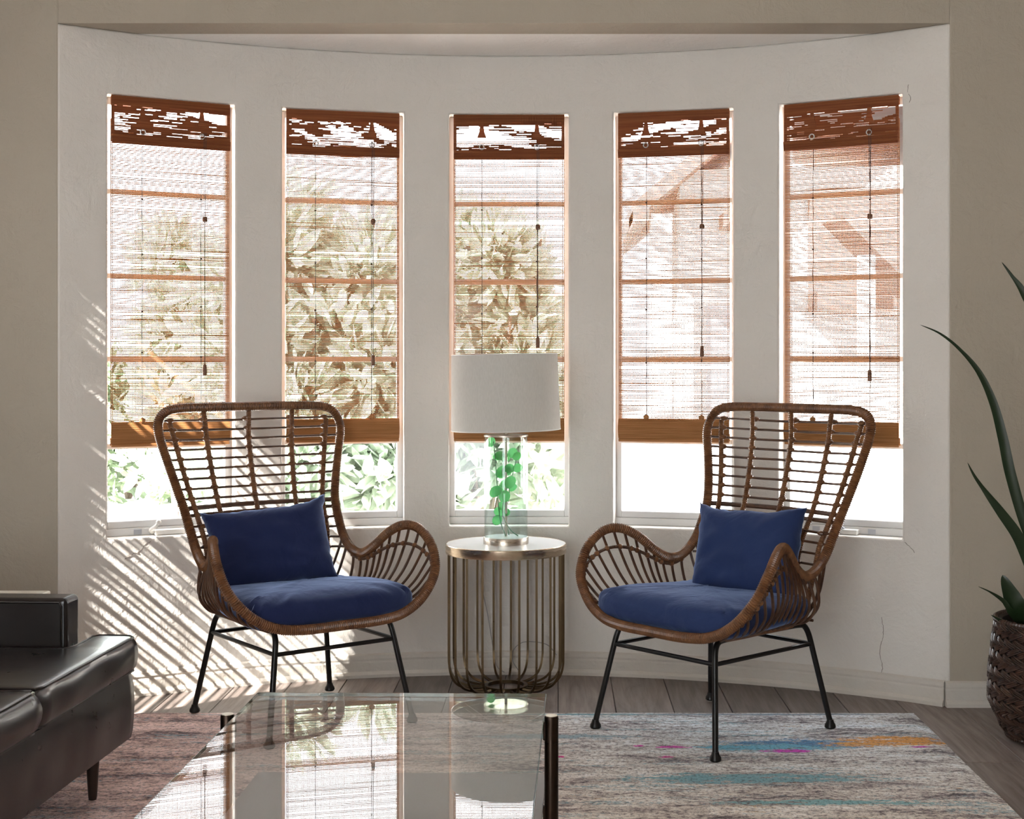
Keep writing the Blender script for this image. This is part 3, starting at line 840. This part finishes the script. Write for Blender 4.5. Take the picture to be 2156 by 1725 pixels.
b = MB(); b.lathe([(.214, TZ-.012), (.214, TZ-.006)], n=48); b.build('under_plate', M_brass, st)
for k in range(20):
    a = math.radians(-90-3+18*k)
    pr = [(.212, TZ-.012), (.212, .30), (.212, .13), (.210, .085), (.200, .050), (.180, .026), (.150, .013), (.112, .008), (.078, .008)]
    b = MB(); b.tube([(r*math.cos(a), r*math.sin(a), z) for r, z in [Vector(p) for p in [(q.x, q.y) for q in catmull([(r, z, 0) for r, z in pr], 4)]]], .0058, 4, flat=(1, 1), phase=PI/4)
    b.build('cage_bar', M_brass, st)
b = MB(); rp = [(.074*math.cos(a), .074*math.sin(a), .010) for a in np.linspace(0, 2*PI, 48, endpoint=False)]; b.tube(rp, .009, 4, closed=True, phase=PI/4); b.build('base_ring', M_brass, st)

# ------------------------------------------------------------------ lamp
lp = empty('table_lamp', (TX, TY, TZ), 0, 'glass cylinder lamp with grey linen drum shade standing on the round brass table', 'lamp')
b = MB(); b.lathe([(.083, 0), (.083, .022), (.081, .0245)], n=64); b.build('base', M_nickel, lp, smooth=True)
b = MB(); b.lathe([(.078, .0246), (.078, .0252)], n=48); b.build('base_disc', M_marble, lp)
b = MB(); n = 64; pr = [(.0775, .026), (.080, .026), (.080, .394), (.0775, .394)]
vs = [(r*math.cos(2*PI*k/n), r*math.sin(2*PI*k/n), z) for r, z in pr for k in range(n)]
b.add(vs, [(i*n+k, i*n+(k+1) % n, ((i+1) % 4)*n+(k+1) % n, ((i+1) % 4)*n+k) for i in range(4) for k in range(n)]); b.build('glass_cylinder', M_lampglass, lp, smooth=True)
b = MB(); b.lathe([(.0815, .394), (.0815, .400), (.078, .402)], n=64); b.build('cap', M_nickel, lp, smooth=True)
b = MB(); b.tube([(0, 0, .026), (0, 0, .43)], .0055, 12); b.build('pole', M_nickel, lp, smooth=True)
b = MB(); b.lathe([(.008, .402), (.008, .428), (.013, .43), (.014, .50), (.011, .505)], n=20); b.build('socket', M_nickel, lp, smooth=True)
b = MB(); b.ball((0, 0, .55), (.028, .028, .042), 14, 10); b.build('bulb', M_hard, lp, smooth=True)
b = MB(); n = 96; pr = [(.200, .418), (.2015, .418), (.1955, .697), (.194, .697)]
Mt = Matrix.Translation((0, 0, .418)) @ Matrix.Rotation(math.radians(-1.1), 4, 'Y') @ Matrix.Translation((0, 0, -.418))
vs = [Mt @ Vector((r*math.cos(2*PI*k/n), r*math.sin(2*PI*k/n), z)) for r, z in pr for k in range(n)]
b.add(vs, [(i*n+k, i*n+(k+1) % n, ((i+1) % 4)*n+(k+1) % n, ((i+1) % 4)*n+k) for i in range(4) for k in range(n)]); sh = b.build('lamp_shade', M_shade, lp, smooth=True)
b = MB()
for z, r in ((.419, .2008), (.696, .1948)):
    b.tube([Mt @ Vector((r*math.cos(a), r*math.sin(a), z)) for a in np.linspace(0, 2*PI, 72, endpoint=False)], .0022, 6, closed=True)
for a in (.4, .4+2*PI/3, .4+4*PI/3): b.tube([(0, 0, .50), Mt @ Vector((.198*math.cos(a), .198*math.sin(a), .425))], .0016, 5)
b.build('shade_frame', M_hard, sh)
# eucalyptus sprig inside the glass
sp = empty('eucalyptus_sprig', (TX, TY, TZ+.026), 0, 'green eucalyptus sprig inside the glass cylinder of the lamp', 'plant')
rs = random.Random(4)
stems = [[(.045, -.01, .002), (.012, -.006, .03), (-.012, -.01, .09), (.002, -.014, .17), (.028, -.012, .24), (.040, -.01, .30)],
         [(.0, -.02, .002), (-.018, -.012, .05), (-.028, -.01, .12), (-.034, -.008, .22), (-.040, -.012, .30), (-.045, -.01, .35)],
         [(.01, .02, .002), (.0, .02, .08), (.012, .015, .16), (.0, .012, .24), (-.02, .01, .29)]]
b = MB()
for s in stems: b.tube(catmull(s, 6), .0018, 6)
b.build('stem', M_stem, sp, smooth=True)
def leaf_blob(b, c, nrm, rad, asp=1.15):
    nrm = nrm.normalized(); u = nrm.orthogonal().normalized(); v = nrm.cross(u); n = 12
    vs = [c+nrm*.002]; fs = []
    for k in range(n):
        a = 2*PI*k/n; vs.append(c+u*rad*asp*math.cos(a)+v*rad*math.sin(a)-nrm*rad*.14*math.cos(a)**2)
    for k in range(n): fs.append((0, 1+k, 1+(k+1) % n))
    b.add(vs, fs)
for s in stems:
    P = resample(catmull(s, 6), .052)
    for i, p in enumerate(P[1:]):
        for sg in (1, -1):
            if rs.random() < .25: continue
            an = rs.uniform(0, 2*PI); rad = rs.uniform(.015, .0235)
            d = Vector((sg*math.cos(an*.3), math.sin(an)*.8, rs.uniform(-.2, .3))).normalized()
            c = p+d*rad*1.0
            q = math.hypot(c.x, c.y)
            if q > .055: c.x *= .055/q; c.y *= .055/q
            b = MB(); leaf_blob(b, c, Vector((rs.uniform(-.6, .6), -1, rs.uniform(-.6, .8))), rad); b.build('leaf', M_euc, sp, smooth=True)
# cord down the cage to the outlet
b = MB(); pts = [px(1017, 1184, 5.36), px(1014, 1230, 5.38), px(1026, 1290, 5.385), px(1036, 1350, 5.385), px(1045, 1400, 5.37), px(1062, 1416, 5.37)]
b.tube(catmull(pts, 8), .0018, 6); pts = [px(1172, 1380, 5.37), px(1150, 1357, 5.385), px(1105, 1352, 5.385), px(1082, 1368, 5.385), px(1080, 1392, 5.37), px(1092, 1412, 5.37)]
b.tube(catmull(pts, 8), .0018, 6)
b.build('lamp_cord', mat('grey_cord', (.30, .29, .28), .5), smooth=True, label='thin grey lamp cord hanging behind the brass cage table', category='cord')

# ------------------------------------------------------------------ coffee table
ct = empty('coffee_table', (-.372, 2.65, 0), math.radians(-1.0), 'glass coffee table with dark bronze corner posts, in the foreground', 'table')
GZ = .437; hw_ = .334; y0_, y1_ = -.62, .593
b = MB(); b.box((-hw_, y0_, GZ-.010), (hw_, y1_, GZ)); b.build('glass_top', M_tableglass, ct, bevel=.0012, seg=1)
M_edge = mat('glass_edge', (.10, .16, .13), .15, spec=.7)
b = MB(); b.box((-hw_, y1_+.0003, GZ-.009), (hw_, y1_+.0010, GZ-.001)); b.box((-hw_-.0010, y0_, GZ-.009), (-hw_-.0003, y1_, GZ-.001)); b.box((hw_+.0003, y0_, GZ-.009), (hw_+.0010, y1_, GZ-.001)); b.build('glass_edge', M_edge, ct)
b = MB(); b.box((-hw_, y0_, .246), (hw_, y1_, .252)); b.build('lower_shelf', M_shelf, ct, bevel=.001, seg=1)
for sx in (-1, 1):
    for yy in (.38, -.42):
        X = sx*(hw_+.017)
        b = MB(); b.lathe([(.0145, rugz+.002), (.0152, rugz+.005), (.0152, GZ-.001), (.0140, GZ+.002)], (X, yy, 0), 24); pst = b.build('post', M_post, ct, smooth=True)
        b = MB(); b.lathe([(.0134, GZ+.0021), (.0128, GZ+.0032)], (X, yy, 0), 24); b.build('post_cap', M_nickel, pst)
        for zc in (GZ, .252):
            b = MB(); b.box((X-sx*.012-.006, yy-.008, zc-.05), (X-sx*.012+.006, yy+.008, zc-.0105 if zc == GZ else zc-.007)); b.build('bracket', M_post, pst, bevel=.002)
for yy in (.38, -.42):
    b = MB(); b.tube([(-hw_-.017, yy, .235), (hw_+.017, yy, .235)], .006, 8); b.build('rail', M_post, ct, smooth=True)

# ------------------------------------------------------------------ leather sofa
so = empty('leather_sofa', (-1.180, 3.93, 0), 0, 'dark brown leather sofa with piped cushions at the lower left', 'sofa')
th_ = math.atan(.0508)
so.rotation_euler = (0, 0, PI+0) ; so.rotation_euler = (0, 0, PI - th_)
# local axes after turning: +x towards the sofa back (world -X), +y towards the camera (world -Y)
def loop_rings(poly, rings, step=.03):
    """poly CCW outline; rings (offset, z) ; returns vs, fs with caps"""
    P = [Vector((x, y, 0)) for x, y in poly]
    # round the corners
    out = []
    n = len(P); rad = .022
    for i in range(n):
        a, p, c = P[i-1], P[i], P[(i+1) % n]
        d1 = (a-p).normalized(); d2 = (c-p).normalized()
        for k in range(5):
            t = k/4; s = p+d1*rad*(1-t)**2+d2*rad*t*t; out.append(s)
    out = resample(out, step, True); m = len(out); vs = []; 
    nr = []
    for i in range(m):
        t = (out[(i+1) % m]-out[i-1]).normalized(); nr.append(Vector((t.y, -t.x, 0)))
    for ri, (of, z) in enumerate(rings):
        for i in range(m):
            p = out[i]+nr[i]*of
            vs.append((p.x, p.y, z))
    return out, nr, vs, m
def puffy(name, poly, z0, z1, bulge, seed, m, parent, pipe=True, sag=.0):
    zz = np.linspace(0, 1, 9)
    rings = [(-.03, z0)] + [(bulge*math.sin(PI*u)-.004*(u in (0., 1.)), z0+(z1-z0)*u) for u in zz] + [(-.012, z1+.002), (-.030, z1+.004)]
    out, nr, vs, mm = loop_rings(poly, rings)
    if math.copysign(1, sum(out[i-1].x*out[i].y-out[i].x*out[i-1].y for i in range(mm))) < 0: pass
    V2 = []
    for i, p in enumerate(vs):
        r = i//mm; k = i % mm; w_ = math.sin(PI*max(0, min(1, (r-1)/8))) if 1 <= r <= 9 else 0
        d = (.006*nz(p[0]*4+seed, p[1]*5, p[2]*5)+.004*nz(p[0]*11, p[1]*11+seed, p[2]*9))*w_
        V2.append((p[0]+nr[k].x*d, p[1]+nr[k].y*d, p[2]+.004*nz(p[0]*6, p[1]*6, seed)*(r > 4)))
    fs = []; nrn = len(rings)
    for r in range(nrn-1):
        for k in range(mm): l = (k+1) % mm; fs.append((r*mm+k, r*mm+l, (r+1)*mm+l, (r+1)*mm+k))
    fs += [tuple(range(mm-1, -1, -1)), tuple((nrn-1)*mm+k for k in range(mm))]
    b = MB(); b.add(V2, fs); o = b.build(name, m, parent, smooth=True)
    for p in o.data.polygons: p.use_smooth = True
    if pipe:
        for zc, r in ((z1, 9), (z0+.002, 1)):
            b = MB(); b.tube([V2[r*mm+k] for k in range(mm)], .0042, 6, closed=True); b.build('piping', m, o, smooth=True)
    return o
b = MB(); 
puffy('base', [(.004, .006), (.86, .006), (.86, 2.1), (.004, 2.1)], .158, .338, .004, 3, M_leather, so, False)
puffy('seat_cushion', [(0, 0), (.125, 0), (.125, .18), (.76, .18), (.76, .655), (0, .655)], .343, .434, .010, 5, M_leather, so)
puffy('seat_cushion', [(-.005, .668), (.76, .668), (.76, 1.42), (-.005, 1.42)],   .343, .436, .014, 15, M_leather, so)
puffy('seat_cushion', [(-.005, 1.43), (.76, 1.43), (.76, 2.08), (-.005, 2.08)],   .343, .436, .014, 25, M_leather, so)
b = MB(); b.box((.135, .075, .30), (.86, .165, .566)); b.build('arm', M_leather, so, bevel=.014, seg=4)
b = MB(); b.tube([(.149, .1655, .33), (.149, .1665, .545), (.155, .1665, .555), (.86, .1665, .555)], .003, 6); b.build('arm_piping', M_leather, so, smooth=True)
b = MB(); b.box((.77, .17, .30), (.88, 2.1, .566)); b.build('backrest', M_leather, so, bevel=.02, seg=4)
for (x, y) in ((.085, .11), (.085, 1.95), (.78, .11), (.78, 1.95)):
    b = MB(); zf = rugz if x < .3 else 0; b.lathe([(.0105, 0), (.012, .01), (.0205, .150), (.0205, .165-zf)], (x, y, zf), 18); b.build('leg', M_walnut, so, smooth=True)

# low cabinet against the front wall behind the sofa
cb_ = empty('low_table', (-1.88, 4.035, 0), 0, 'low cream table top peeping out behind the leather sofa arm', 'table')
M_cream = mat('cream_paint', (.74, .69, .60), .25)
b = MB(); b.box((-.38, -.055, .521), (.40, .055, .537)); b.build('tabletop', M_cream, cb_, bevel=.006, seg=3)
for lx, ly in ((-.36, -.04), (.20, -.04), (-.36, .04), (.20, .04)):
    b = MB(); b.lathe([(.007, 0), (.009, .521)], (lx, ly, 0), 10); b.build('leg', M_cream, cb_, smooth=True)

# ------------------------------------------------------------------ woven basket and plant
BX, BY = 1.578, 4.45
bk = empty('woven_basket', (BX, BY, 0), 0, 'dark brown woven seagrass basket on the floor at the right edge', 'basket')
def brad(z):
    pts = [(0, .135), (.05, .170), (.13, .205), (.22, .203), (.30, .194), (.385, .183)]
    for (a, ra), (c, rc) in zip(pts, pts[1:]):
        if z <= c: u = (z-a)/(c-a); u = u*u*(3-2*u)*.5+u*.5; return ra+(rc-ra)*u
    return .183
b = MB(); n = 48; prof = [(brad(z)-.012, z) for z in np.linspace(0, .385, 14)]+[(.160, .380), (.160, .33)]
b.lathe(prof, n=n); b.build('body', M_basket_in, bk, smooth=True)
b = MB(); rows = 15; rs = random.Random(8)
for j in range(rows):
    z = .030+j*.0245; cnt = 30
    for k in range(cnt):
        for s in range(3):
            a0 = 2*PI*(k+.5*(j % 2)+.05*rs.random())/cnt; sl = .013 if j % 2 else -.013
            pts = []
            for q in range(5):
                u = q/4-.5; a = a0+u*.30; zz = z+u*sl*2+(s-1)*.0062
                r = brad(min(.385, max(0, zz)))+.0055*math.cos(u*PI)-.006
                pts.append((r*math.cos(a), r*math.sin(a), zz))
            if math.sin(a0) < .6: b.tube(pts, [.0016, .0040, .0046, .0040, .0016], 5)
b.build('weave', M_basket, bk, smooth=True, kind='stuff')
for zc, rr in ((.384, .181), (.018, .145)):
    b = MB()
    pts = [(rr*math.cos(a)+0, rr*math.sin(a), zc) for a in np.linspace(0, 2*PI, 200, endpoint=False)]
    b.tube(pts, lambda i: .0095 if i % 2 else .0070, 8, closed=True)
    b.build('rim' if zc > .2 else 'foot_ring', M_basket, bk)
b = MB(); b.lathe([(.158, .335), (.158, .345)], n=32); b.build('soil', M_soil, bk)
pl = empty('blade_plant', (BX, BY, .345), 0, 'tall dark plant with long arching blade leaves growing from the basket', 'plant')
def blade(pts, wmax, seed, w0=.5, depth=0):
    P = catmull([Vector(p)-Vector((BX, BY, .345)) for p in pts], 8); n = len(P); b = MB(); vs = []; fs = []
    for i, p in enumerate(P):
        u = i/(n-1); t = (P[min(i+1, n-1)]-P[max(i-1, 0)]).normalized()
        wdt = wmax*(w0+(1-w0)*math.sin(PI*min(1, u*1.3)))*(1-u**3)**.8 if u < 1 else 0
        side = t.cross(Vector((0, -1, .15))).normalized(); up = side.cross(t)
        tw = .7*math.sin(u*2.2+seed); side2 = side*math.cos(tw)+up*math.sin(tw)
        vs += [p-side2*wdt/2, p+up*wdt*.16, p+side2*wdt/2, p+up*(wdt*.16-.0016)]
    for i in range(n-1):
        for k in range(4): l = (k+1) % 4; fs.append((i*4+k, i*4+l, i*4+4+l, i*4+4+k))
    b.add(vs, fs); b.build('leaf', M_leaf_dark, pl, smooth=True)
Y0 = 4.42
def pp(*q, Y=Y0): return [px(x, y, Y) for x, y in q]
base = Vector((1.57, 4.45, .34))
blade([base, (1.53, Y0, .55)]+pp((2160, 1110), (2128, 1000), (2112, 925), (2092, 850), (2062, 785), (2022, 737), (1980, 703), (1937, 684)), .036, .2)
blade([base, (1.52, Y0-.03, .45)]+pp((2168, 1190), (2143, 1130), (2108, 1080), (2078, 1040), (2052, 1003), (2037, 974)), .040, 1.2)
blade([base, (1.60, Y0, .9)]+pp((2190, 700), (2156, 618), (2130, 580), (2109, 552)), .035, .6)
blade([base]+pp((2150, 1290), (2128, 1250), (2111, 1211)), .075, .1, .9)
blade([base]+pp((2135, 1290), (2112, 1265), (2085, 1247), (2059, 1235)), .018, .4)
blade([base]+pp((2125, 1318), (2105, 1306), (2086, 1295)), .022, .3)
blade([base, (1.68, Y0, .7)]+pp((2260, 1050), (2270, 900), (2300, 780)), .045, .6)
blade([base, (1.62, 4.5, .8), (1.63, 4.52, 1.2), (1.70, 4.55, 1.5)], .045, 2.0)
blade([base, (1.72, 4.38, .6), (1.86, 4.3, .8), (1.98, 4.25, .82)], .04, 1.0)

# ------------------------------------------------------------------ outside
M_ground = mat('pale_ground', (.62, .60, .57), .95)
b = MB(); b.box((-30, 5.9, -.35), (30, 60, -.25)); b.build('ground', M_ground, kind='structure')
def shrub(name, loc, rx, ry, z0, z1, nleaf, ls, m, lab, cat, seed, trunk=True):
    rnd = random.Random(seed)
    root = empty(name, loc, 0, lab, cat)
    b = MB()
    for k in range(5):
        a = rnd.uniform(0, 2*PI); e = Vector((rx*.6*math.cos(a), ry*.6*math.sin(a), z0+(z1-z0)*rnd.uniform(.5, .95)))
        b.tube(catmull([(0, 0, -.25), (e.x*.2, e.y*.2, z0*.6+.1), (e.x*.6, e.y*.6, (z0+e.z)/2), e], 5), lambda i: .03-.0012*i, 6)
    b.build('branch', M_bark, root, smooth=True)
    cl = [(rnd.uniform(-.75, .75)*rx, rnd.uniform(-.75, .75)*ry, z0+(z1-z0)*rnd.uniform(.05, .92)) for _ in range(46)]
    b = MB()
    for k in range(nleaf):
        c = cl[k % len(cl)]
        f = max(.35, 1-.55*((c[2]-z0)/(z1-z0))**2)
        d = Vector((rnd.gauss(0, 1), rnd.gauss(0, 1), rnd.gauss(0, 1))).normalized()
        p = Vector((c[0]*f, c[1]*f, c[2]))+d*rnd.random()**.5*.26*min(1, rx*1.3)
        ax = (d+Vector((rnd.uniform(-.5, .5), rnd.uniform(-.5, .5), rnd.uniform(-.2, .8)))).normalized()
        s = ax.cross(Vector((rnd.uniform(-1, 1), rnd.uniform(-1, 1), rnd.uniform(-1, 1)))).normalized(); up = s.cross(ax)
        l = ls*rnd.uniform(.7, 1.3); wd = l*.17
        b.add([p, p+ax*l*.35+s*wd, p+ax*l*.75+s*wd*.8-up*l*.06, p+ax*l-up*l*.14, p+ax*l*.75-s*wd*.8-up*l*.06, p+ax*l*.35-s*wd], [(0, 1, 2, 3), (0, 3, 4, 5)])
    b.build('foliage', m, root, kind='stuff')
shrub('leafy_shrub', (-1.80, 10.3, 0), 1.05, .5, -.2, 2.6, 6500, .21, M_bush, 'tall leafy green shrub outside, seen through the second window from the left', 'shrub', 1)
shrub('leafy_shrub', (-.60, 11.6, 0), .80, .35, -.2, 2.45, 5200, .22, M_bush, 'leafy green shrub outside, seen through the centre window around the lamp', 'shrub', 2)
shrub('garden_tree', (-3.12, 11.5, 0), .45, .3, .2, 2.4, 2300, .19, M_bush, 'slim leafy tree outside, seen through the leftmost window', 'tree', 3)
shrub('garden_bush', (-4.6, 15, 0), 1.1, .8, -.2, 1.2, 2200, .2, M_bush2, 'pale distant bush seen low through the leftmost window', 'shrub', 4)
shrub('sun_blocker_shrub', (-2.95, 4.02, 0), .14, .16, 1.75, 2.8, 500, .14, M_bush2, 'unseen slim shrub added outside the left wall to trim the sun streaks', 'shrub', 6)  # added out of view to block part of the side window sun
# board fence behind the shrubs
fe = empty('board_fence', (-1.05, 12.9, 0), 0, 'reddish board fence behind the shrubs in the garden', 'fence')
M_fence = mat('fence_board', (.36, .26, .22), .85); L(M_fence, mixc(M_fence, noi(M_fence, coords(M_fence, (3, 3, 20)), 1, 4), (.42, .31, .26), (.28, .20, .17)), bsdf(M_fence).inputs['Base Color'])
fb = MB(); fb.box((-.068, -.01, -.25), (.068, .01, 1.85)); fbm = fb.mesh('board', M_fence)
for i in range(22):
    o = bpy.data.objects.new('board', fbm); COL.objects.link(o); o.parent = fe; o.location = (-1.75+i*.145, 0, .02*nz(i*3.3)); 
b = MB(); b.box((-1.85, .012, .2), (1.4, .05, .28)); b.box((-1.85, .012, 1.4), (1.4, .05, 1.48)); b.build('fence_rail', M_fence, fe)
# neighbouring house
nh = empty('neighbour_house', (0, 0, 0), 0, 'white stucco house with brown eaves outside, seen through the right windows', 'house')
M_stucco = mat('white_stucco', (.82, .80, .78), .9); M_eave = mat('brown_eave', (.22, .15, .13), .8)
b = MB(); b.prism([(.85, 9.8), (4.5, 9.2), (4.9, 13), (1.1, 13.6)], -.25, 2.55); b.build('wall', M_stucco, nh)
b = MB(); vs = [(.50, 9.35, 2.15), (1.95, 9.0, 3.35), (4.9, 8.3, 2.3), (.50, 14, 2.15), (1.95, 14, 3.35), (4.9, 14, 2.3)]
vs2 = [(x, y, z+.12) for x, y, z in vs]
b.add(vs+vs2, [(0, 1, 4, 3), (1, 2, 5, 4), (6, 9, 10, 7), (7, 10, 11, 8), (0, 6, 7, 1), (1, 7, 8, 2), (3, 4, 10, 9), (4, 5, 11, 10), (0, 3, 9, 6), (2, 8, 11, 5)]); b.build('roof', M_eave, nh)
b = MB(); b.prism([(1.72, 9.25), (3.4, 9.0), (3.4, 9.9), (1.72, 9.9)], 1.55, 2.35); b.build('gable_panel', M_eave, nh)
for k in range(6):
    b = MB(); b.box((.5+k*.62, 8.9-.07*k, 2.12), (.58+k*.62, 9.9, 2.22)); b.build('rafter', M_eave, nh)
b = MB(); b.box((.62, 9.35, -.25), (.76, 9.5, 2.2)); b.box((1.95, 9.05, -.25), (2.05, 9.15, 1.9)); b.build('column', M_stucco, nh)
b = MB(); b.box((1.02, 9.6, .2), (1.5, 9.72, 1.6)); b.build('window', M_steel_dk, nh)
